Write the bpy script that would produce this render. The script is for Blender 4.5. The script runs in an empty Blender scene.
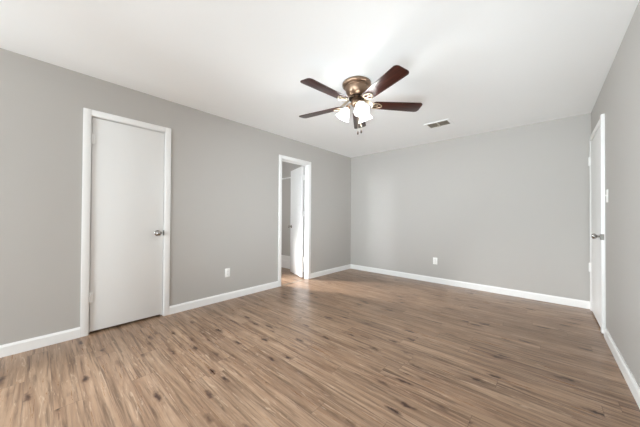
import bpy, bmesh, math, random
from mathutils import Vector, Matrix

SC = bpy.context.scene
COL = SC.collection
PI = math.pi

# ------------------------------------------------------------------ camera
YAW, PITCH, ROLL, FPX = -0.732274, 0.009, 0.00593, 250.8586
F = Vector((math.sin(YAW) * math.cos(PITCH), math.cos(YAW) * math.cos(PITCH), math.sin(PITCH)))
R0 = Vector((math.cos(YAW), -math.sin(YAW), 0))
U0 = R0.cross(F)
RV = R0 * math.cos(ROLL) + U0 * math.sin(ROLL)
UV = U0 * math.cos(ROLL) - R0 * math.sin(ROLL)
cd = bpy.data.cameras.new('camera')
cam = bpy.data.objects.new('camera', cd)
COL.objects.link(cam)
M4 = Matrix((RV, UV, -F)).transposed().to_4x4()
M4.translation = Vector((3.19883, -4.57295, 1.11711))
cam.matrix_world = M4
cd.sensor_width = 36.0
cd.lens = 36.0 * FPX / 640.0
cd.shift_y = 1.671 / 640.0
cd.clip_start = 0.02
SC.camera = cam

# ------------------------------------------------------------------ room measures
W, H = 3.623, 2.44            # left wall x=0, right wall x=W, back wall y=0
YR = -8.20                    # wall behind the camera
T = 0.090                     # wall thickness

# ------------------------------------------------------------------ world, lights, exposure
world = bpy.data.worlds.new('sky')
SC.world = world
world.use_nodes = True
nt = world.node_tree
for n in list(nt.nodes):
    nt.nodes.remove(n)
bg = nt.nodes.new('ShaderNodeBackground')
sky = nt.nodes.new('ShaderNodeTexSky')
sky.sky_type = 'HOSEK_WILKIE'
sky.sun_direction = Vector((0.2, -0.7, 0.5)).normalized()
sky.turbidity = 3.0
bg.inputs['Strength'].default_value = 0.4
wo = nt.nodes.new('ShaderNodeOutputWorld')
nt.links.new(sky.outputs[0], bg.inputs['Color'])
nt.links.new(bg.outputs[0], wo.inputs['Surface'])


def aim(o, d):
    o.rotation_euler = Vector(d).to_track_quat('-Z', 'Y').to_euler()


def area(name, loc, d, sx, sy, power, color=(1, 1, 1), spread=180):
    l = bpy.data.lights.new(name, 'AREA')
    l.shape = 'RECTANGLE'
    l.size, l.size_y, l.energy, l.color = sx, sy, power, color
    l.spread = math.radians(spread)
    o = bpy.data.objects.new(name, l)
    COL.objects.link(o)
    o.location = loc
    aim(o, d)
    return o


# lamps for the rear and bathroom windows, plus added fill lamps behind the camera
DAY = (0.83, 0.935, 1.0)
area('daylight_rear_window', (2.05, YR + 0.03, 1.20), (0, 1, 0), 1.9, 1.9, 132, DAY)
area('left_fill', (0.04, -5.95, 1.25), (1, 0.95, 0), 1.5, 1.5, 36, DAY)  # unseen fill, added to brighten the right wall
area('left_fill_low', (0.06, -5.30, 1.00), (1, 1.0, -0.1), 0.7, 0.9, 46, DAY, 90)  # second added fill towards the right wall, narrower
area('right_fill', (W - 0.06, -5.50, 0.50), (-3.3, 4.6, 0.9), 1.0, 0.8, 26, DAY, 50)  # added fill that lifts the far end of the left wall
area('ceiling_fill', (2.9, -5.2, 0.10), (-0.4, 4.4, 2.3), 1.0, 0.8, 14, DAY, 60)  # added floor-level fill aimed at the far ceiling
area('daylight_bathroom_window', (-1.72, -2.60, 1.55), (0.9, 0.42, -0.1), 0.6, 0.8, 18, (0.94, 0.98, 1.0))
# faint window light falling straight down the room on to the far wall 
area('daylight_narrow_window', (0.72, YR + 0.02, 1.05), (0, 1, 0), 0.54, 1.75, 0.80, (0.86, 0.95, 1.0), 2.4)

# brighter, low light from the same window: its shaft leaves the open doorway along the floor
area('low_daylight_bathroom_window', (-1.72, -2.40, 1.00), (2.5, 0.98, -0.98), 0.24, 0.40, 13, (0.97, 0.98, 1.0), 44)

SC.view_settings.view_transform = 'Standard'
SC.view_settings.look = 'None'
SC.view_settings.gamma = 1
SC.view_settings.use_curve_mapping = False
SC.view_settings.exposure = 0.04
SC.cycles.use_denoising = True
SC.cycles.max_bounces = 10
SC.cycles.diffuse_bounces = 6
SC.cycles.sample_clamp_indirect = 10.0
SC.cycles.caustics_reflective = False
SC.cycles.caustics_refractive = False


# ------------------------------------------------------------------ materials
def srgb(r, g, b):
    f = lambda c: (c / 255 / 12.92) if c / 255 <= 0.04045 else ((c / 255 + 0.055) / 1.055) ** 2.4
    return (f(r), f(g), f(b), 1)


def mat(name, col, rough=0.5, metal=0.0, spec=0.5, noise=0.0, nscale=30, bump=0.0, bscale=200):
    m = bpy.data.materials.new(name)
    m.use_nodes = True
    t = m.node_tree
    b = t.nodes['Principled BSDF']
    b.inputs['Base Color'].default_value = col
    b.inputs['Roughness'].default_value = rough
    b.inputs['Metallic'].default_value = metal
    b.inputs['Specular IOR Level'].default_value = spec
    tc = t.nodes.new('ShaderNodeTexCoord')
    if noise:
        n = t.nodes.new('ShaderNodeTexNoise')
        n.inputs['Scale'].default_value = nscale
        n.inputs['Detail'].default_value = 4
        t.links.new(tc.outputs['Object'], n.inputs['Vector'])
        mx = t.nodes.new('ShaderNodeMix')
        mx.data_type = 'RGBA'
        mx.inputs[6].default_value = tuple(c * (1 - noise) for c in col[:3]) + (1,)
        mx.inputs[7].default_value = tuple(min(1, c * (1 + noise)) for c in col[:3]) + (1,)
        t.links.new(n.outputs['Fac'], mx.inputs[0])
        t.links.new(mx.outputs[2], b.inputs['Base Color'])
    if bump:
        n2 = t.nodes.new('ShaderNodeTexNoise')
        n2.inputs['Scale'].default_value = bscale
        n2.inputs['Detail'].default_value = 3
        t.links.new(tc.outputs['Object'], n2.inputs['Vector'])
        bp = t.nodes.new('ShaderNodeBump')
        bp.inputs['Strength'].default_value = bump
        bp.inputs['Distance'].default_value = 0.002
        t.links.new(n2.outputs['Fac'], bp.inputs['Height'])
        t.links.new(bp.outputs[0], b.inputs['Normal'])
    return m


M_WALL = mat('grey_wall_paint', srgb(184, 180, 175), 0.55, spec=0.35, noise=0.012, nscale=1.5, bump=0.12, bscale=120)
M_CEIL = mat('white_ceiling_paint', srgb(249, 249, 248), 0.85, spec=0.2, noise=0.01, nscale=2, bump=0.25, bscale=45)
M_TRIM = mat('white_trim_enamel', srgb(240, 239, 237), 0.35, noise=0.01, nscale=6)
M_DOOR = mat('white_door_enamel', srgb(233, 232, 230), 0.40, noise=0.01, nscale=4)
M_PLATE = mat('white_plastic', srgb(245, 244, 240), 0.35, noise=0.01)
M_SLOT = mat('dark_slot', srgb(40, 38, 36), 0.6, noise=0.05)
M_NICKEL = mat('satin_nickel', srgb(176, 172, 168), 0.22, 1.0, noise=0.03, nscale=80)
M_STRIKE = mat('dull_steel', srgb(130, 126, 120), 0.35, 1.0, noise=0.05, nscale=80)
M_BRASS = mat('antique_brass', srgb(152, 128, 108), 0.32, 1.0, noise=0.10, nscale=60)
M_BRONZE = mat('dark_bronze', srgb(60, 46, 36), 0.4, 0.9, noise=0.10, nscale=60)
M_IRON = mat('pale_lit_brass', srgb(198, 182, 160), 0.3, 1.0, noise=0.06, nscale=80)  # brass paled to carry the strong light on the blade irons
M_TUB = mat('white_tub_enamel', srgb(240, 240, 238), 0.15, noise=0.005)
M_VENT = mat('vent_cream_enamel', srgb(206, 198, 184), 0.45, noise=0.03, nscale=40)
M_DUCT_SHADE = mat('duct_shade_tone', srgb(140, 131, 119), 0.6, noise=0.1)  # shade inside the vent, put into the colour
M_STEEL = mat('threshold_steel', srgb(170, 160, 148), 0.35, 1.0, noise=0.05)


def math_node(t, op, a, b=None):
    n = t.nodes.new('ShaderNodeMath')
    n.operation = op
    for i, v in enumerate((a, b)):
        if v is None:
            continue
        if isinstance(v, (int, float)):
            n.inputs[i].default_value = v
        else:
            t.links.new(v, n.inputs[i])
    return n.outputs[0]


def mixc(t, fac, a, b, mode='MIX'):
    n = t.nodes.new('ShaderNodeMix')
    n.data_type = 'RGBA'
    n.blend_type = mode
    for i, v in ((0, fac), (6, a), (7, b)):
        if isinstance(v, (int, float, tuple)):
            n.inputs[i].default_value = v
        else:
            t.links.new(v, n.inputs[i])
    return n.outputs[2]


def ramp(t, fac, stops):
    n = t.nodes.new('ShaderNodeValToRGB')
    e = n.color_ramp.elements
    while len(e) < len(stops):
        e.new(0.5)
    for el, (p, c) in zip(e, stops):
        el.position, el.color = p, c
    t.links.new(fac, n.inputs[0])
    return n.outputs[0]


def floor_material():
    """rustic oak laminate: boards along x, per-board tone, stretched grain, knots and dark streaks"""
    m = bpy.data.materials.new('oak_laminate')
    m.use_nodes = True
    t = m.node_tree
    b = t.nodes['Principled BSDF']
    tc = t.nodes.new('ShaderNodeTexCoord')
    sx = t.nodes.new('ShaderNodeSeparateXYZ')
    t.links.new(tc.outputs['Object'], sx.inputs[0])
    X, Y = sx.outputs[0], sx.outputs[1]
    PW, PL = 0.122, 1.22
    row = math_node(t, 'FLOOR', math_node(t, 'DIVIDE', Y, PW))
    wn = t.nodes.new('ShaderNodeTexWhiteNoise')
    wn.noise_dimensions = '1D'
    t.links.new(row, wn.inputs['W'])
    xs = math_node(t, 'ADD', X, math_node(t, 'MULTIPLY', wn.outputs['Value'], PL))
    colm = math_node(t, 'FLOOR', math_node(t, 'DIVIDE', xs, PL))
    cv = t.nodes.new('ShaderNodeCombineXYZ')
    t.links.new(row, cv.inputs[0])
    t.links.new(colm, cv.inputs[1])
    wb = t.nodes.new('ShaderNodeTexWhiteNoise')
    wb.noise_dimensions = '2D'
    t.links.new(cv.outputs[0], wb.inputs['Vector'])
    tone = wb.outputs['Value']
    # coordinates shifted per board so grain does not run across joints
    gv = t.nodes.new('ShaderNodeCombineXYZ')
    t.links.new(math_node(t, 'ADD', X, math_node(t, 'MULTIPLY', tone, 37.0)), gv.inputs[0])
    t.links.new(Y, gv.inputs[1])
    t.links.new(math_node(t, 'MULTIPLY', tone, 11.0), gv.inputs[2])

    def noise(sx_, sy_, scale, detail, dist=0.0, rough=0.6):
        mp = t.nodes.new('ShaderNodeMapping')
        mp.inputs['Scale'].default_value = (sx_, sy_, 1)
        t.links.new(gv.outputs[0], mp.inputs[0])
        n = t.nodes.new('ShaderNodeTexNoise')
        n.inputs['Scale'].default_value = scale
        n.inputs['Detail'].default_value = detail
        n.inputs['Roughness'].default_value = rough
        n.inputs['Distortion'].default_value = dist
        t.links.new(mp.outputs[0], n.inputs['Vector'])
        return n.outputs['Fac']

    fine = noise(0.5, 12, 4.5, 5, 0.5, 0.62)
    broad = noise(0.45, 5.5, 2.4, 5, 0.9)
    streak = noise(0.55, 13, 2.2, 6, 0.9, 0.62)
    hair = noise(0.45, 15, 3.0, 4, 1.0, 0.55)
    fleck = noise(1.3, 14, 3.0, 4, 1.6, 0.6)
    base = ramp(t, broad, [(0.33, srgb(126, 98, 77)), (0.5, srgb(147, 119, 96)), (0.66, srgb(167, 139, 115))])
    tint = ramp(t, tone, [(0.0, (0.90, 0.895, 0.89, 1)), (0.5, (0.98, 0.975, 0.97, 1)), (1.0, (1.06, 1.055, 1.05, 1))])
    c = mixc(t, 1.0, base, tint, 'MULTIPLY')
    fg = ramp(t, fine, [(0.36, (0.56, 0.54, 0.52, 1)), (0.47, (0.97, 0.97, 0.97, 1)), (0.64, (1.2, 1.19, 1.17, 1))])
    c = mixc(t, 0.95, c, fg, 'MULTIPLY')
    lf = ramp(t, fleck, [(0.60, (0, 0, 0, 1)), (0.67, (1, 1, 1, 1))])
    c = mixc(t, math_node(t, 'MULTIPLY', lf, 0.40), c, srgb(206, 182, 158))
    ds = ramp(t, streak, [(0.60, (0, 0, 0, 1)), (0.70, (1, 1, 1, 1))])
    c = mixc(t, math_node(t, 'MULTIPLY', ds, 0.60), c, srgb(98, 74, 61))
    hs = ramp(t, hair, [(0.64, (0, 0, 0, 1)), (0.70, (1, 1, 1, 1))])
    c = mixc(t, math_node(t, 'MULTIPLY', hs, 0.80), c, srgb(84, 62, 51))
    # knots
    mp = t.nodes.new('ShaderNodeMapping')
    mp.inputs['Scale'].default_value = (2.5, 8.6, 1)
    t.links.new(gv.outputs[0], mp.inputs[0])
    wob = t.nodes.new('ShaderNodeTexNoise')
    wob.inputs['Scale'].default_value = 22
    wob.inputs['Detail'].default_value = 4
    t.links.new(gv.outputs[0], wob.inputs['Vector'])
    wv = t.nodes.new('ShaderNodeVectorMath')
    wv.operation = 'MULTIPLY_ADD'
    wv.inputs[1].default_value = (0.34, 0.34, 0.0)
    t.links.new(wob.outputs['Color'], wv.inputs[0])
    t.links.new(mp.outputs[0], wv.inputs[2])
    vo = t.nodes.new('ShaderNodeTexVoronoi')
    vo.voronoi_dimensions = '2D'
    vo.inputs['Scale'].default_value = 1.0
    t.links.new(wv.outputs[0], vo.inputs['Vector'])
    sc_ = t.nodes.new('ShaderNodeSeparateColor')
    t.links.new(vo.outputs['Color'], sc_.inputs[0])
    has = ramp(t, sc_.outputs[0], [(0.40, (0, 0, 0, 1)), (0.75, (1, 1, 1, 1))])
    kn = ramp(t, vo.outputs['Distance'], [(0.04, (1, 1, 1, 1)), (0.17, (0, 0, 0, 1))])
    kh = ramp(t, vo.outputs['Distance'], [(0.06, (1, 1, 1, 1)), (0.33, (0, 0, 0, 1))])
    c = mixc(t, math_node(t, 'MULTIPLY', math_node(t, 'MULTIPLY', kh, has), 0.45), c, srgb(116, 86, 66))
    c = mixc(t, math_node(t, 'MULTIPLY', math_node(t, 'MULTIPLY', kn, has), 1.0), c, srgb(68, 46, 36))
    # joints
    fy = math_node(t, 'FRACT', math_node(t, 'DIVIDE', Y, PW))
    ey = math_node(t, 'LESS_THAN', fy, 0.018)
    fx = math_node(t, 'FRACT', math_node(t, 'DIVIDE', xs, PL))
    ex = math_node(t, 'LESS_THAN', fx, 0.0026)
    ej = math_node(t, 'MAXIMUM', ey, ex)
    c = mixc(t, math_node(t, 'MULTIPLY', ej, 0.45), c, srgb(80, 60, 48))
    t.links.new(c, b.inputs['Base Color'])
    rr = ramp(t, fine, [(0.3, (0.36, 0.36, 0.36, 1)), (0.7, (0.26, 0.26, 0.26, 1))])
    t.links.new(rr, b.inputs['Roughness'])
    b.inputs['Specular IOR Level'].default_value = 0.5
    return m


M_FLOOR = floor_material()


def blade_material():
    m = bpy.data.materials.new('walnut_veneer')
    m.use_nodes = True
    t = m.node_tree
    b = t.nodes['Principled BSDF']
    tc = t.nodes.new('ShaderNodeTexCoord')
    mp = t.nodes.new('ShaderNodeMapping')
    mp.inputs['Scale'].default_value = (2, 26, 2)
    t.links.new(tc.outputs['Object'], mp.inputs[0])
    n = t.nodes.new('ShaderNodeTexNoise')
    n.inputs['Scale'].default_value = 3
    n.inputs['Detail'].default_value = 5
    n.inputs['Distortion'].default_value = 0.6
    t.links.new(mp.outputs[0], n.inputs['Vector'])
    c = ramp(t, n.outputs['Fac'], [(0.3, srgb(34, 15, 12)), (0.55, srgb(58, 26, 20)), (0.75, srgb(82, 39, 29))])
    t.links.new(c, b.inputs['Base Color'])
    b.inputs['Roughness'].default_value = 0.30
    return m


M_BLADE = blade_material()


def glass_shade_material():
    m = bpy.data.materials.new('frosted_glass')
    m.use_nodes = True
    t = m.node_tree
    b = t.nodes['Principled BSDF']
    b.inputs['Base Color'].default_value = (0.93, 0.92, 0.90, 1)
    b.inputs['Roughness'].default_value = 0.25
    tl = t.nodes.new('ShaderNodeBsdfTranslucent')
    tl.inputs[0].default_value = (0.95, 0.94, 0.92, 1)
    tp = t.nodes.new('ShaderNodeBsdfTransparent')
    n = t.nodes.new('ShaderNodeTexNoise')
    n.inputs['Scale'].default_value = 25
    m1 = t.nodes.new('ShaderNodeMixShader')
    m2 = t.nodes.new('ShaderNodeMixShader')
    fr = ramp(t, n.outputs['Fac'], [(0.3, (0.42, 0.42, 0.42, 1)), (0.7, (0.58, 0.58, 0.58, 1))])
    m1.inputs[0].default_value = 0.6
    t.links.new(b.outputs[0], m1.inputs[1])
    t.links.new(tl.outputs[0], m1.inputs[2])
    t.links.new(fr, m2.inputs[0])
    t.links.new(m1.outputs[0], m2.inputs[1])
    t.links.new(tp.outputs[0], m2.inputs[2])
    t.links.new(m2.outputs[0], t.nodes['Material Output'].inputs['Surface'])
    return m


M_SHADE = glass_shade_material()


def bulb_material():
    m = bpy.data.materials.new('lit_bulb')
    m.use_nodes = True
    t = m.node_tree
    b = t.nodes['Principled BSDF']
    b.inputs['Base Color'].default_value = (1, 1, 1, 1)
    b.inputs['Emission Color'].default_value = (1.0, 0.96, 0.90, 1)
    b.inputs['Emission Strength'].default_value = 10
    m.cycles.emission_sampling = 'NONE'
    return m


M_BULB = bulb_material()


# ------------------------------------------------------------------ mesh helpers
def box(bm, x0, x1, y0, y1, z0, z1, bev=0.0, seg=2):
    r = bmesh.ops.create_cube(bm, size=1.0)
    vs = r['verts']
    bmesh.ops.transform(bm, verts=vs, matrix=Matrix.Translation(((x0 + x1) / 2, (y0 + y1) / 2, (z0 + z1) / 2))
                        @ Matrix.Diagonal((x1 - x0, y1 - y0, z1 - z0, 1)))
    if bev:
        es = list({e for v in vs for e in v.link_edges})
        bmesh.ops.bevel(bm, geom=es, offset=bev, segments=seg, profile=0.5, affect='EDGES')


def lathe(bm, prof, mtx=None, n=40, cap0=True, cap1=True):
    rings = []
    for r, z in prof:
        ring = []
        for k in range(n):
            a = 2 * PI * k / n
            v = Vector((r * math.cos(a), r * math.sin(a), z))
            ring.append(bm.verts.new(mtx @ v if mtx else v))
        rings.append(ring)
    for A, B in zip(rings, rings[1:]):
        for k in range(n):
            bm.faces.new((A[k], A[(k + 1) % n], B[(k + 1) % n], B[k]))
    if cap0:
        bm.faces.new(rings[0][::-1])
    if cap1:
        bm.faces.new(rings[-1])


def tube(bm, pts, r, n=10, closed=False):
    pts = [Vector(p) for p in pts]
    rings = []
    N = len(pts)
    rr = r if isinstance(r, (list, tuple)) else [r] * N
    for i, p in enumerate(pts):
        if closed:
            d = (pts[(i + 1) % N] - pts[i - 1]).normalized()
        else:
            d = (pts[min(i + 1, N - 1)] - pts[max(i - 1, 0)]).normalized()
        up = Vector((0, 0, 1)) if abs(d.z) < 0.9 else Vector((1, 0, 0))
        a = d.cross(up).normalized()
        b = a.cross(d)
        rings.append([bm.verts.new(p + (a * math.cos(2 * PI * k / n) + b * math.sin(2 * PI * k / n)) * rr[i]) for k in range(n)])
    for i in range(N if closed else N - 1):
        A, B = rings[i], rings[(i + 1) % N]
        for k in range(n):
            bm.faces.new((A[k], A[(k + 1) % n], B[(k + 1) % n], B[k]))
    if not closed:
        bm.faces.new(rings[0][::-1])
        bm.faces.new(rings[-1])


def prism(bm, outline, axis, a0, a1, bev=0.0):
    """outline: 2D points; extruded along axis ('x','y','z') from a0 to a1"""
    def mk(p, a):
        if axis == 'x':
            return Vector((a, p[0], p[1]))
        if axis == 'y':
            return Vector((p[0], a, p[1]))
        return Vector((p[0], p[1], a))
    A = [bm.verts.new(mk(p, a0)) for p in outline]
    B = [bm.verts.new(mk(p, a1)) for p in outline]
    n = len(outline)
    fs = [bm.faces.new(A[::-1]), bm.faces.new(B)]
    for k in range(n):
        fs.append(bm.faces.new((A[k], A[(k + 1) % n], B[(k + 1) % n], B[k])))
    if bev:
        es = list({e for f in fs[:2] for e in f.edges})
        bmesh.ops.bevel(bm, geom=es, offset=bev, segments=2, profile=0.5, affect='EDGES')


def obj(name, bm, m, parent=None, smooth=False, loc=None):
    bmesh.ops.recalc_face_normals(bm, faces=bm.faces)
    me = bpy.data.meshes.new(name)
    bm.to_mesh(me)
    bm.free()
    me.materials.append(m)
    o = bpy.data.objects.new(name, me)
    COL.objects.link(o)
    if smooth:
        for p in me.polygons:
            p.use_smooth = True
        me.set_sharp_from_angle(angle=math.radians(38))
    if parent:
        o.parent = parent
    if loc:
        o.location = loc
    return o


def tag(o, label, cat, group=None, kind=None):
    o['label'], o['category'] = label, cat
    if group:
        o['group'] = group
    if kind:
        o['kind'] = kind
    return o


def empty(name, loc, rz=0.0):
    o = bpy.data.objects.new(name, None)
    o.empty_display_size = 0.1
    COL.objects.link(o)
    o.location = loc
    o.rotation_euler = (0, 0, rz)
    return o


NB = bmesh.new

# ------------------------------------------------------------------ openings
D1 = (-4.260, -3.645)   # closed door in the left wall
D2 = (-1.955, -1.340)   # open door in the left wall
D3 = (-0.915, -0.095)   # door in the right wall
DH = 2.064              # head height
J = 0.018               # jamb thickness

# ------------------------------------------------------------------ structure
XB, YB0, YB1 = -1.75, -3.40, -0.95     # the bathroom beyond the open door

b = NB(); box(b, XB - T, W + 1.0, YR - T, T, -0.10, 0.0)
tag(obj('floor', b, M_FLOOR), 'brown oak laminate floor with knots, boards running from wall to wall', 'floor', kind='structure')

b = NB(); box(b, -T, W + T, YR - T, T, H, H + 0.10)
tag(obj('ceiling', b, M_CEIL), 'plain white ceiling of the empty room', 'ceiling', kind='structure')


def wall_x(bm, x0, x1, ya, yb, z1, openings):
    y = ya
    for a, c in sorted(openings):
        box(bm, x0, x1, y, a - J, 0, z1)
        box(bm, x0, x1, a - J, c + J, DH + J, z1)
        y = c + J
    box(bm, x0, x1, y, yb, 0, z1)


b = NB(); wall_x(b, -T, 0, YR, 0, H, [D1, D2])
tag(obj('wall_left', b, M_WALL), 'grey painted left wall with two white doorways', 'wall', kind='structure')
b = NB(); wall_x(b, W, W + T, YR, 0, H, [D3])
tag(obj('wall_right', b, M_WALL), 'grey painted right wall with one white door near the far corner', 'wall', kind='structure')
b = NB(); box(b, -T, W + T, 0, T, 0, H)
tag(obj('wall_back', b, M_WALL), 'grey painted wall facing the camera, without openings', 'wall', kind='structure')

# rear wall with a wide window and a narrow one
RW = [(0.36, 1.03, 0.20, 2.11), (1.30, 2.80, 0.20, 2.11)]
b = NB()
xs = [-T, RW[0][0], RW[0][1], RW[1][0], RW[1][1], W + T]
box(b, xs[0], xs[1], YR - T, YR, 0, H)
box(b, xs[2], xs[3], YR - T, YR, 0, H)
box(b, xs[4], xs[5], YR - T, YR, 0, H)
for x0, x1, z0, z1 in RW:
    box(b, x0, x1, YR - T, YR, 0, z0)
    box(b, x0, x1, YR - T, YR, z1, H)
tag(obj('wall_rear', b, M_WALL), 'grey wall behind the camera with two window openings', 'wall', kind='structure')
for i, (x0, x1, z0, z1) in enumerate(RW):
    b = NB()
    f = 0.035
    box(b, x0, x0 + f, YR - 0.09, YR - 0.05, z0, z1)
    box(b, x1 - f, x1, YR - 0.09, YR - 0.05, z0, z1)
    box(b, x0 + f, x1 - f, YR - 0.09, YR - 0.05, z0, z0 + f)
    box(b, x0 + f, x1 - f, YR - 0.09, YR - 0.05, z1 - f, z1)
    xm = x0 + (x1 - x0) * (0.40 if i == 0 else 0.5)
    box(b, xm - 0.02, xm + 0.02, YR - 0.09, YR - 0.05, z0 + f, z1 - f)
    if i == 1:
        box(b, x0 + f, x1 - f, YR - 0.045, YR - 0.040, z0 + f, z1 - f)      # unseen sheet, added to keep the sun out
    tag(obj('window_%d' % (i + 1), b, M_TRIM), ('narrow' if i == 0 else 'wide panel-blocked') + ' white framed window in the wall behind the camera', 'window', kind='structure')

for n_, (xw, s_, ya, yb, za, zb) in enumerate(((0.0, 1, -6.75, -4.92, 0.48, 2.02), (W, -1, -6.05, -4.95, 0.05, 0.95))):  # unseen frames and panels added behind the side fill lamps
    b = NB()
    f = 0.05
    xa, xb_ = sorted((xw, xw + s_ * 0.018))
    box(b, xa, xb_, ya, ya + f, za, zb)
    box(b, xa, xb_, yb - f, yb, za, zb)
    box(b, xa, xb_, ya + f, yb - f, za, za + f)
    box(b, xa, xb_, ya + f, yb - f, zb - f, zb)
    xa, xb_ = sorted((xw, xw + s_ * 0.006))
    box(b, xa, xb_, ya + f, yb - f, za + f, zb - f)
    tag(obj('window_%d' % (n_ + 3), b, M_TRIM), 'added white window-like panel on the %s wall behind the camera' % ('left' if s_ > 0 else 'right'), 'window', kind='structure')

# bathroom beyond door_2
b = NB(); BW = (-2.90, -2.20, 0.75, 1.95)
box(b, XB - T, XB, YB0 - T, BW[0], 0, H)
box(b, XB - T, XB, BW[1], YB1 + T, 0, H)
box(b, XB - T, XB, BW[0], BW[1], 0, BW[2])
box(b, XB - T, XB, BW[0], BW[1], BW[3], H)
tag(obj('wall_bathroom_far', b, M_WALL), 'grey far wall of the small room beyond the open door', 'wall', kind='structure')
b = NB(); box(b, XB, -T, YB1, YB1 + T, 0, H)
tag(obj('wall_bathroom_side', b, M_WALL), 'grey wall seen through the open doorway above a tall white baseboard', 'wall', kind='structure')
b = NB(); box(b, XB, -T, YB0 - T, YB0, 0, H)
tag(obj('wall_bathroom_near', b, M_WALL), 'grey near wall of the small room beyond the open door', 'wall', kind='structure')
b = NB(); box(b, XB - T, -T, YB0 - T, YB1 + T, H, H + 0.1)
tag(obj('ceiling_bathroom', b, M_CEIL), 'white ceiling of the small room beyond the open door', 'ceiling', kind='structure')

# dark closet behind door_1 and hallway behind door_3
b = NB()
box(b, -0.80, -0.75, -4.55, -3.35, 0, H)
box(b, -0.75, -T, -4.55, -4.50, 0, H)
box(b, -0.75, -T, -3.40 + 0.005, -3.35, 0, H)
box(b, -0.80, -T, -4.55, -3.35, H, H + 0.05)
tag(obj('wall_closet', b, M_WALL), 'grey closet walls behind the closed white door', 'wall', kind='structure')
b = NB()
box(b, W + 0.90, W + 0.95, -1.30, 0.0, 0, H)
box(b, W + T, W + 0.90, -1.30, -1.25, 0, H)
box(b, W + T, W + 0.90, -0.05, 0.0, 0, H)
box(b, W + T, W + 0.95, -1.30, 0.0, H, H + 0.05)
tag(obj('wall_hallway', b, M_WALL), 'grey hallway walls behind the right hand door', 'wall', kind='structure')


# ------------------------------------------------------------------ baseboards
BH, BT = 0.093, 0.014
CW = 0.056   # casing width
CT = 0.016   # casing thickness


def bb_profile(s):
    """cross-section (depth, z); s = +1/-1 side"""
    return [(0, 0), (s * BT, 0), (s * BT, BH - 0.018), (s * BT * 0.55, BH - 0.004), (s * BT * 0.45, BH), (0, BH)]


b = NB()
for ya, yb in ((YR, D1[0] - CW - 0.004), (D1[1] + CW + 0.004, D2[0] - CW - 0.004), (D2[1] + CW + 0.004, 0)):
    prism(b, bb_profile(1), 'y', ya, yb)
tag(obj('baseboard_left', b, M_TRIM), 'white baseboard along the left wall, broken by the two doors', 'baseboard', kind='structure')
b = NB()
prism(b, [(-d, z) for d, z in bb_profile(1)], 'x', BT, W - BT)
tag(obj('baseboard_back', b, M_TRIM), 'white baseboard along the wall facing the camera', 'baseboard', kind='structure')
b = NB()
for ya, yb in ((YR, D3[0] - 0.066), (D3[1] + 0.066, 0)):
    if yb - ya > 0.005:
        prism(b, [(W + d, z) for d, z in bb_profile(-1)], 'y', ya, yb)
tag(obj('baseboard_right', b, M_TRIM), 'white baseboard along the right wall in front of the door', 'baseboard', kind='structure')


# ------------------------------------------------------------------ door trim (casing and jamb)
def trim(name, opening, xw, s, cw, ct, label, stop=None, foot=0.0, both=False, near=0.0):
    """xw: wall face; s = +1 when the room lies on +x of the face"""
    a, c = opening
    bm = NB()

    def bx(x0, x1, *r, **k):
        box(bm, min(x0, x1), max(x0, x1), *r, **k)
    xi = xw - s * T
    for (x0, x1) in ([(xw, xw + s * ct)] + ([(xi, xi - s * ct)] if both else [])):
        bx(x0, x1 + s * near, a - 0.004 - cw, a - 0.004, foot, DH + 0.004 + cw, bev=0.003)
        bx(x0, x1, c + 0.004, c + 0.004 + cw, 0.0, DH + 0.004 + cw, bev=0.003)
        bx(x0, x1, a - 0.004, c + 0.004, DH + 0.004, DH + 0.004 + cw, bev=0.003)
    # jamb boards
    bx(xi, xw, a - J, a, 0, DH + J)
    bx(xi, xw, c, c + J, 0, DH + J)
    bx(xi, xw, a, c, DH, DH + J)
    if stop:
        x0, x1 = stop
        bx(x0, x1, a, a + 0.011, 0, DH - 0.011)
        bx(x0, x1, c - 0.011, c, 0, DH - 0.011)
        bx(x0, x1, a, c, DH - 0.011, DH)
    return tag(obj(name, bm, M_TRIM, smooth=True), label, 'door trim', kind='structure')


TR1 = trim('trim_1', D1, 0.0, 1, CW, CT, 'white casing around the closed door in the left wall', stop=(-0.075, -0.042))
TR2 = trim('trim_2', D2, 0.0, 1, CW + 0.003, CT, 'white casing around the open doorway in the left wall', stop=(-0.075, -0.042), both=True)
TR3 = trim('trim_3', D3, W, -1, 0.060, 0.018, 'white casing around the door in the right wall', stop=(W + 0.042, W + 0.075), foot=0.025, near=0.009)

# strike plates set in the jambs
b = NB(); box(b, -0.024, 0.0012, D1[1] - 0.0015, D1[1] + 0.004, 0.934 - 0.028, 0.934 + 0.028, bev=0.0008)
obj('strike_plate', b, M_STRIKE, TR1)
b = NB(); box(b, W - 0.0295, W - 0.008, D3[0] - 0.066, D3[0] + 0.0015, 0.945 - 0.028, 0.945 + 0.028, bev=0.0008)
obj('strike_plate', b, M_STRIKE, TR3)


# ------------------------------------------------------------------ doors
def knob(parent, x, y, z, axis, name='knob'):
    """round knob; axis is a unit vector out of the door face, in the parent's frame"""
    q = Vector(axis).to_track_quat('Z', 'Y').to_matrix().to_4x4()
    mtx = Matrix.Translation((x, y, z)) @ q
    bm = NB()
    lathe(bm, [(0.011, 0.006), (0.011, 0.028), (0.014, 0.031), (0.022, 0.036), (0.0262, 0.044), (0.0268, 0.052),
               (0.0245, 0.060), (0.018, 0.0655), (0.009, 0.0675), (0.002, 0.068)], mtx, 32)
    k = obj(name, bm, M_NICKEL, parent, smooth=True)
    bm = NB()
    lathe(bm, [(0.0325, 0.0), (0.0325, 0.003), (0.029, 0.007), (0.020, 0.010), (0.012, 0.011)], mtx, 32)
    obj('rosette', bm, M_NICKEL, k, smooth=True)
    return k


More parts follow.
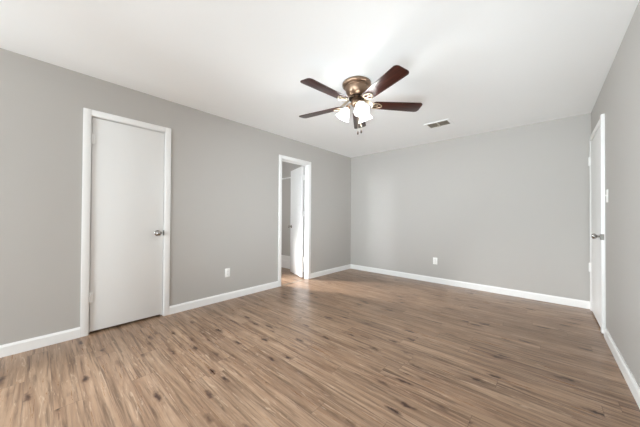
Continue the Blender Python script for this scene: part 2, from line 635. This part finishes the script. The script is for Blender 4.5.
def hinge(parent, x, y, z, dx, dy, m=None, L=0.089):
    """knuckle at (x, y) with a leaf reaching (dx, dy) from it"""
    bm = NB()
    for k in range(5):
        z0 = z - L / 2 + k * L / 5
        lathe(bm, [(0.0068, z0 + 0.0005), (0.0075, z0 + 0.0015), (0.0075, z0 + L / 5 - 0.0015), (0.0068, z0 + L / 5 - 0.0005)],
              Matrix.Translation((x, y, 0)), 14)
    lathe(bm, [(0.003, z + L / 2), (0.0055, z + L / 2 + 0.002), (0.003, z + L / 2 + 0.006)], Matrix.Translation((x, y, 0)), 12)
    lathe(bm, [(0.003, z - L / 2 - 0.006), (0.0055, z - L / 2 - 0.002), (0.003, z - L / 2)], Matrix.Translation((x, y, 0)), 12)
    box(bm, min(x, x + dx), max(x, x + dx), min(y, y + dy), max(y, y + dy), z - L / 2, z + L / 2)
    return obj('hinge', bm, m or M_TRIM, parent, smooth=True)


# door_1: closed, flush, hinges on the left, knob on the right
d = empty('door_1', (0, D1[0], 0))
tag(d, 'closed plain white slab door with silver knob in the left wall', 'door', kind='structure')
w1 = D1[1] - D1[0]
b = NB(); box(b, -0.043, -0.008, 0.005, w1 - 0.005, 0.022, DH - 0.005, bev=0.0015)
obj('door_slab', b, M_DOOR, d, smooth=True)
knob(d, -0.008, w1 - 0.060, 0.934, (1, 0, 0))
for z in (1.850, 0.345):
    hinge(d, 0.0045, 0.004, z, -0.0115, 0.020)

# door_2: swung open into the room beyond, hinges on the right
d = empty('door_2', (-T - 0.010, D2[1] - 0.002, 0))
tag(d, 'narrow white slab door standing ajar into the room beyond the left wall', 'door', kind='structure')
w2 = D2[1] - D2[0] - 0.006
dirv = Vector((-math.sin(math.radians(111)), -math.cos(math.radians(111)), 0))
d.rotation_euler = (0, 0, math.atan2(dirv.y, dirv.x))     # local +x along the slab, local +y is its left
# the slab's pin sits on the face away from the camera
b = NB(); box(b, 0.018, w2, 0.004, 0.039, 0.012, DH - 0.004, bev=0.0015)
obj('door_slab', b, M_DOOR, d, smooth=True)
knob(d, w2 - 0.060, 0.039, 0.930, (0, 1, 0), 'knob')
knob(d, w2 - 0.060, 0.004, 0.930, (0, -1, 0), 'knob')
for z in (1.850, 1.180, 0.345):
    hinge(d, 0.0, 0.0, z, 0.012, 0.010)

# door_3: closed, in the right wall
d = empty('door_3', (W, D3[1], 0))
tag(d, 'closed white slab door with silver knob in the right wall beside the corner', 'door', kind='structure')
w3 = D3[1] - D3[0]
b = NB(); box(b, -0.012, 0.023, -w3 + 0.003, -0.003, 0.020, DH - 0.003, bev=0.0015)
obj('door_slab', b, M_DOOR, d, smooth=True)
knob(d, -0.012, -w3 + 0.062, 0.945, (-1, 0, 0))
for z in (1.82, 0.53):
    hinge(d, -0.026, -0.002, z, 0.014, -0.006, L=0.10)

# metal strip in the open doorway
b = NB(); prism(b, [(-0.018, 0.0), (0.018, 0.0), (0.012, 0.004), (-0.012, 0.004)], 'y', D2[0] + 0.001, D2[1] - 0.001)
tag(obj('threshold_strip', b, M_STEEL, loc=(-0.012, 0, 0)), 'thin metal strip across the floor of the open doorway', 'threshold')

# ------------------------------------------------------------------ bathroom fittings seen through the doorway
b = NB()
prism(b, [(YB1, 0), (YB1 - 0.020, 0), (YB1 - 0.020, 0.165), (YB1 - 0.014, 0.175), (YB1 - 0.014, 0.262), (YB1 - 0.008, 0.272), (YB1, 0.272)], 'x', XB, -T)
tag(obj('baseboard_bathroom', b, M_TRIM), 'tall white baseboard seen through the open doorway', 'baseboard', kind='structure')
b = NB()
box(b, XB, -0.45, YB1 - 0.022, YB1, 1.965, 1.990, bev=0.003)
tag(obj('wall_rail', b, M_TRIM, smooth=True), 'pale horizontal rail high on the grey wall beyond the open doorway', 'rail')

# ------------------------------------------------------------------ outlets, switch, anchor
def outlet(name, loc, rz, label):
    """plate in the local xz plane facing -y"""
    r = empty(name, loc, rz)
    tag(r, label, 'outlet', group='wall outlets')
    bm = NB(); box(bm, -0.036, 0.036, -0.006, 0, -0.059, 0.059, bev=0.0028)
    obj('cover_plate', bm, M_PLATE, r, smooth=True)
    for z in (0.0195, -0.0195):
        bm = NB()
        pts = [(0.0165 * math.cos(a), z + 0.0145 * max(-0.86, min(0.86, math.sin(a)))) for a in [2 * PI * k / 28 for k in range(28)]]
        prism(bm, pts, 'y', -0.0085, -0.0055)
        rc = obj('receptacle', bm, M_PLATE, r)
        bm = NB()
        box(bm, -0.0075, -0.0050, -0.0088, -0.0080, z - 0.001, z + 0.009)
        box(bm, 0.0050, 0.0075, -0.0088, -0.0080, z - 0.001, z + 0.007)
        lathe(bm, [(0.0026, 0.0080), (0.0026, 0.0088)], Matrix.Translation((0, 0, z - 0.007)) @ Matrix.Rotation(PI / 2, 4, 'X'), 12)
        obj('slot', bm, M_SLOT, rc)
    bm = NB(); lathe(bm, [(0.0032, 0.0055), (0.0030, 0.0072), (0.001, 0.0076)], Matrix.Rotation(PI / 2, 4, 'X'), 14)
    obj('screw', bm, M_STRIKE, r, smooth=True)
    return r


outlet('wall_outlet', (1.778, 0, 0.376), 0, 'white duplex outlet low on the wall facing the camera')
outlet('wall_outlet', (0, -2.879, 0.364), PI / 2, 'white duplex outlet low on the left wall between the two doors')

s = empty('light_switch', (W, -1.100, 1.330), -PI / 2)
tag(s, 'white light switch on the right wall beside the door casing', 'switch')
b = NB(); box(b, -0.036, 0.036, -0.006, 0, -0.059, 0.059, bev=0.0028)
obj('cover_plate', b, M_PLATE, s, smooth=True)
b = NB(); prism(b, [(-0.0055, -0.006), (-0.0165, 0.004), (-0.0145, 0.011), (-0.0055, 0.011)], 'x', -0.0048, 0.0048)
obj('toggle', b, M_PLATE, s)
for z in (0.030, -0.030):
    b = NB(); lathe(b, [(0.0032, 0.0055), (0.0030, 0.0070), (0.001, 0.0073)], Matrix.Translation((0, 0, z)) @ Matrix.Rotation(PI / 2, 4, 'X'), 14)
    obj('screw', b, M_PLATE, s, smooth=True)

b = NB()
lathe(b, [(0.012, 0.0), (0.012, 0.002), (0.009, 0.004), (0.004, 0.0045)], Matrix.Translation((1.535, 0, 1.960)) @ Matrix.Rotation(PI / 2, 4, 'X'), 20)
tag(obj('wall_anchor', b, M_WALL, smooth=True), 'small round grey anchor cap high on the wall facing the camera', 'anchor')

# ------------------------------------------------------------------ ceiling vent
v = empty('ceiling_vent', (2.083, -0.850, H))
tag(v, 'rectangular cream air vent with two louvred bays in the white ceiling', 'vent')
OX, OY, IX, IY = 0.165, 0.118, 0.132, 0.090
b = NB()
z1, z0 = 0.0, -0.007
for x0, x1, y0, y1 in ((-OX, -IX, -OY, OY), (IX, OX, -OY, OY), (-IX, IX, -OY, -IY), (-IX, IX, IY, OY)):
    box(b, x0, x1, y0, y1, z0, z1, bev=0.002)
obj('frame', b, M_CEIL, v)
b = NB(); box(b, -IX, IX, -IY, IY, -0.0015, -0.0005)
obj('duct_shade', b, M_DUCT_SHADE, v)  # flat sheet painted in the tone of the shaded opening
b = NB(); box(b, -0.007, 0.007, -IY, IY, -0.010, -0.002)
obj('divider', b, M_VENT, v)
for sx_ in (-1, 1):
    for k in range(5):
        yc = -IY + (k + 0.5) * 2 * IY / 5
        b = NB()
        prism(b, [(yc + 0.012, -0.0025), (yc - 0.004, -0.0105), (yc - 0.006, -0.0095), (yc + 0.010, -0.0018)], 'x',
              min(sx_ * 0.008, sx_ * (IX - 0.001)), max(sx_ * 0.008, sx_ * (IX - 0.001)))
        obj('louvre', b, M_VENT, v)

# ------------------------------------------------------------------ ceiling fan
FC = Vector((1.815, -2.505, H))
fan = empty('ceiling_fan', FC)
tag(fan, 'five bladed brass ceiling fan with dark walnut blades and lit glass shades', 'ceiling fan')
b = NB()
lathe(b, [(0.130, 0.0), (0.138, -0.002), (0.141, -0.008), (0.141, -0.020), (0.137, -0.027), (0.126, -0.030), (0.118, -0.029)], n=56)
obj('canopy', b, M_BRASS, fan, smooth=True)
b = NB()
lathe(b, [(0.112, -0.027), (0.110, -0.036), (0.114, -0.040), (0.114, -0.046), (0.110, -0.050), (0.108, -0.072), (0.103, -0.090), (0.092, -0.108),
          (0.076, -0.122), (0.062, -0.130), (0.058, -0.136)], n=56)
obj('motor_housing', b, M_BRASS, fan, smooth=True)
b = NB()
lathe(b, [(0.060, -0.134), (0.074, -0.137), (0.076, -0.146), (0.074, -0.156), (0.056, -0.159)], n=48)
obj('flywheel', b, M_BRONZE, fan, smooth=True)
b = NB()
lathe(b, [(0.050, -0.157), (0.050, -0.175), (0.054, -0.181), (0.054, -0.206), (0.048, -0.218), (0.030, -0.226), (0.008, -0.230)], n=40)
sw_ = obj('switch_housing', b, M_BRASS, fan, smooth=True)
b = NB(); lathe(b, [(0.011, -0.228), (0.013, -0.236), (0.010, -0.246), (0.003, -0.250)], n=20)
obj('finial', b, M_BRASS, sw_, smooth=True)

BZ = -0.206      # blade height below the ceiling


def blade_mesh():
    bm = NB()
    r0, r1, w0, w1_, cr = 0.165, 0.657, 0.055, 0.073, 0.034
    pts = []
    for k in range(7):
        a = PI / 2 + PI / 2 * k / 6       # root corner, upper
        pts.append((r0 + 0.022 + 0.022 * math.cos(a), w0 - 0.022 + 0.022 * math.sin(a)))
    for k in range(7):
        a = PI + PI / 2 * k / 6
        pts.append((r0 + 0.022 + 0.022 * math.cos(a), -w0 + 0.022 + 0.022 * math.sin(a)))
    for k in range(9):
        a = -PI / 2 + PI / 2 * k / 8
        pts.append((r1 - cr + cr * math.cos(a), -w1_ + cr + cr * math.sin(a)))
    for k in range(9):
        a = PI / 2 * k / 8
        pts.append((r1 - cr + cr * math.cos(a), w1_ - cr + cr * math.sin(a)))
    prism(bm, pts, 'z', -0.003, 0.003, bev=0.0012)
    return bm


def iron_mesh():
    bm = NB()
    # arm dropping from the flywheel to the blade
    n = 8
    prev = None
    path = []
    for k in range(n + 1):
        u = k / n
        x = 0.062 + u * 0.115
        z = -0.150 - BZ - (u * u * (3 - 2 * u)) * (0.055 - 0.009)
        path.append((x, 0.013 + 0.006 * math.sin(u * PI), z))
    for (xa, wa, za), (xb, wb, zb) in zip(path, path[1:]):
        h = 0.003
        vs = [bm.verts.new(q) for q in ((xa, -wa, za - h), (xa, wa, za - h), (xa, wa, za + h), (xa, -wa, za + h),
                                        (xb, -wb, zb - h), (xb, wb, zb - h), (xb, wb, zb + h), (xb, -wb, zb + h))]
        for f in ((0, 1, 5, 4), (1, 2, 6, 5), (2, 3, 7, 6), (3, 0, 4, 7)):
            bm.faces.new([vs[i] for i in f])
        if prev is None:
            bm.faces.new(vs[:4])
        prev = vs
    bm.faces.new(prev[4:])
    bmesh.ops.remove_doubles(bm, verts=bm.verts, dist=1e-5)
    # open leaf-shaped loop under the blade root
    loop = []
    for k in range(32):
        a = 2 * PI * k / 32
        loop.append((0.205 + 0.048 * math.cos(a), 0.037 * math.sin(a) * (1 - 0.35 * math.cos(a)), -0.009))
    tube(bm, loop, 0.0055, 8, closed=True)
    tube(bm, [(0.16, 0, -0.009), (0.205, 0, -0.009)], 0.006, 8)
    lathe(bm, [(0.011, -0.013), (0.012, -0.009), (0.012, -0.0035)], Matrix.Translation((0.207, 0, 0)), 16)
    return bm


proto_blade = obj('blade', blade_mesh(), M_BLADE, fan, smooth=True)
proto_iron = obj('blade_iron', iron_mesh(), M_IRON, proto_blade, smooth=True)
sm = NB()
for px, py in ((0.232, 0.024), (0.232, -0.024), (0.180, 0.0)):
    lathe(sm, [(0.0050, -0.0162), (0.0062, -0.0140), (0.0062, -0.0034)], Matrix.Translation((px, py, 0)), 10)
PHI = -168.3
PITCHB = math.radians(10.5)
bpy.data.meshes.remove(bpy.data.meshes.new('unused'))
sm.free()
for k in range(5):
    a = math.radians(PHI + 72 * k)
    if k == 0:
        bl = proto_blade
    else:
        bl = proto_blade.copy(); COL.objects.link(bl); bl.parent = fan
        ir = proto_iron.copy(); COL.objects.link(ir); ir.parent = bl
    bl.location = (0, 0, BZ)
    # clockwise edge (local -y) raised
    bl.rotation_euler = (-PITCHB, 0, a)

# light kit: three arms, sockets, glass bells and bulbs
for k, deg in enumerate((-37, 83, 203)):
    a = math.radians(deg)
    out_ = Vector((math.cos(a), math.sin(a), 0))
    bm = NB()
    pts = [out_ * r + Vector((0, 0, z)) for r, z in ((0.040, -0.196), (0.062, -0.192), (0.074, -0.196), (0.081, -0.206), (0.083, -0.216))]
    tube(bm, pts, 0.0075, 10)
    ax = (out_ * math.sin(math.radians(30)) + Vector((0, 0, -math.cos(math.radians(30))))).normalized()
    org = out_ * 0.080 + Vector((0, 0, -0.214))
    mtx = Matrix.Translation(org) @ ax.to_track_quat('Z', 'Y').to_matrix().to_4x4()
    lathe(bm, [(0.010, -0.006), (0.021, 0.000), (0.025, 0.010), (0.025, 0.024), (0.022, 0.026)], mtx, 24)
    arm = obj('light_arm', bm, M_BRASS, fan, smooth=True)
    bm = NB()
    prof = [(0.023, 0.016), (0.026, 0.028), (0.037, 0.044), (0.047, 0.064), (0.053, 0.084), (0.058, 0.102), (0.066, 0.120), (0.075, 0.130)]
    inner = [(r - 0.003, z + 0.0005) for r, z in prof[::-1]]
    n = 36
    rings = []
    for j, (r, z) in enumerate(prof + inner):
        ring = []
        for q in range(n):
            th = 2 * PI * q / n
            fl = 1 + (0.035 * math.cos(9 * th) * max(0, (z - 0.09) / 0.036))
            ring.append(bm.verts.new(mtx @ Vector((r * fl * math.cos(th), r * fl * math.sin(th), z))))
        rings.append(ring)
    for A, B in zip(rings, rings[1:]):
        for q in range(n):
            bm.faces.new((A[q], A[(q + 1) % n], B[(q + 1) % n], B[q]))
    obj('glass_shade', bm, M_SHADE, fan, smooth=True)
    bm = NB()
    lathe(bm, [(0.012, 0.020), (0.013, 0.034), (0.020, 0.052), (0.0275, 0.072), (0.0285, 0.084), (0.025, 0.098), (0.016, 0.108), (0.004, 0.112)], mtx, 24)
    obj('bulb', bm, M_BULB, fan, smooth=True)
    pl = bpy.data.lights.new('bulb_light', 'POINT')
    pl.energy, pl.color, pl.shadow_soft_size = 7.0, (0.92, 0.97, 1.0), 0.03
    po = bpy.data.objects.new('bulb_light', pl)
    COL.objects.link(po)
    po.parent = fan
    po.location = mtx @ Vector((0, 0, 0.128))

# pull chains with fobs
for px, py, zb in ((0.010, 0.012, -0.500), (0.036, 0.030, -0.488)):
    bm = NB()
    tube(bm, [(px, py, -0.215), (px, py, zb + 0.03)], 0.0010, 6)
    ch = obj('pull_chain', bm, M_IRON, fan)
    bm = NB()
    lathe(bm, [(0.002, zb + 0.032), (0.0045, zb + 0.026), (0.0075, zb + 0.012), (0.0080, zb + 0.004), (0.005, zb - 0.003), (0.002, zb - 0.005)],
          Matrix.Translation((px, py, 0)), 16)
    obj('fob', bm, M_BRONZE, ch, smooth=True)
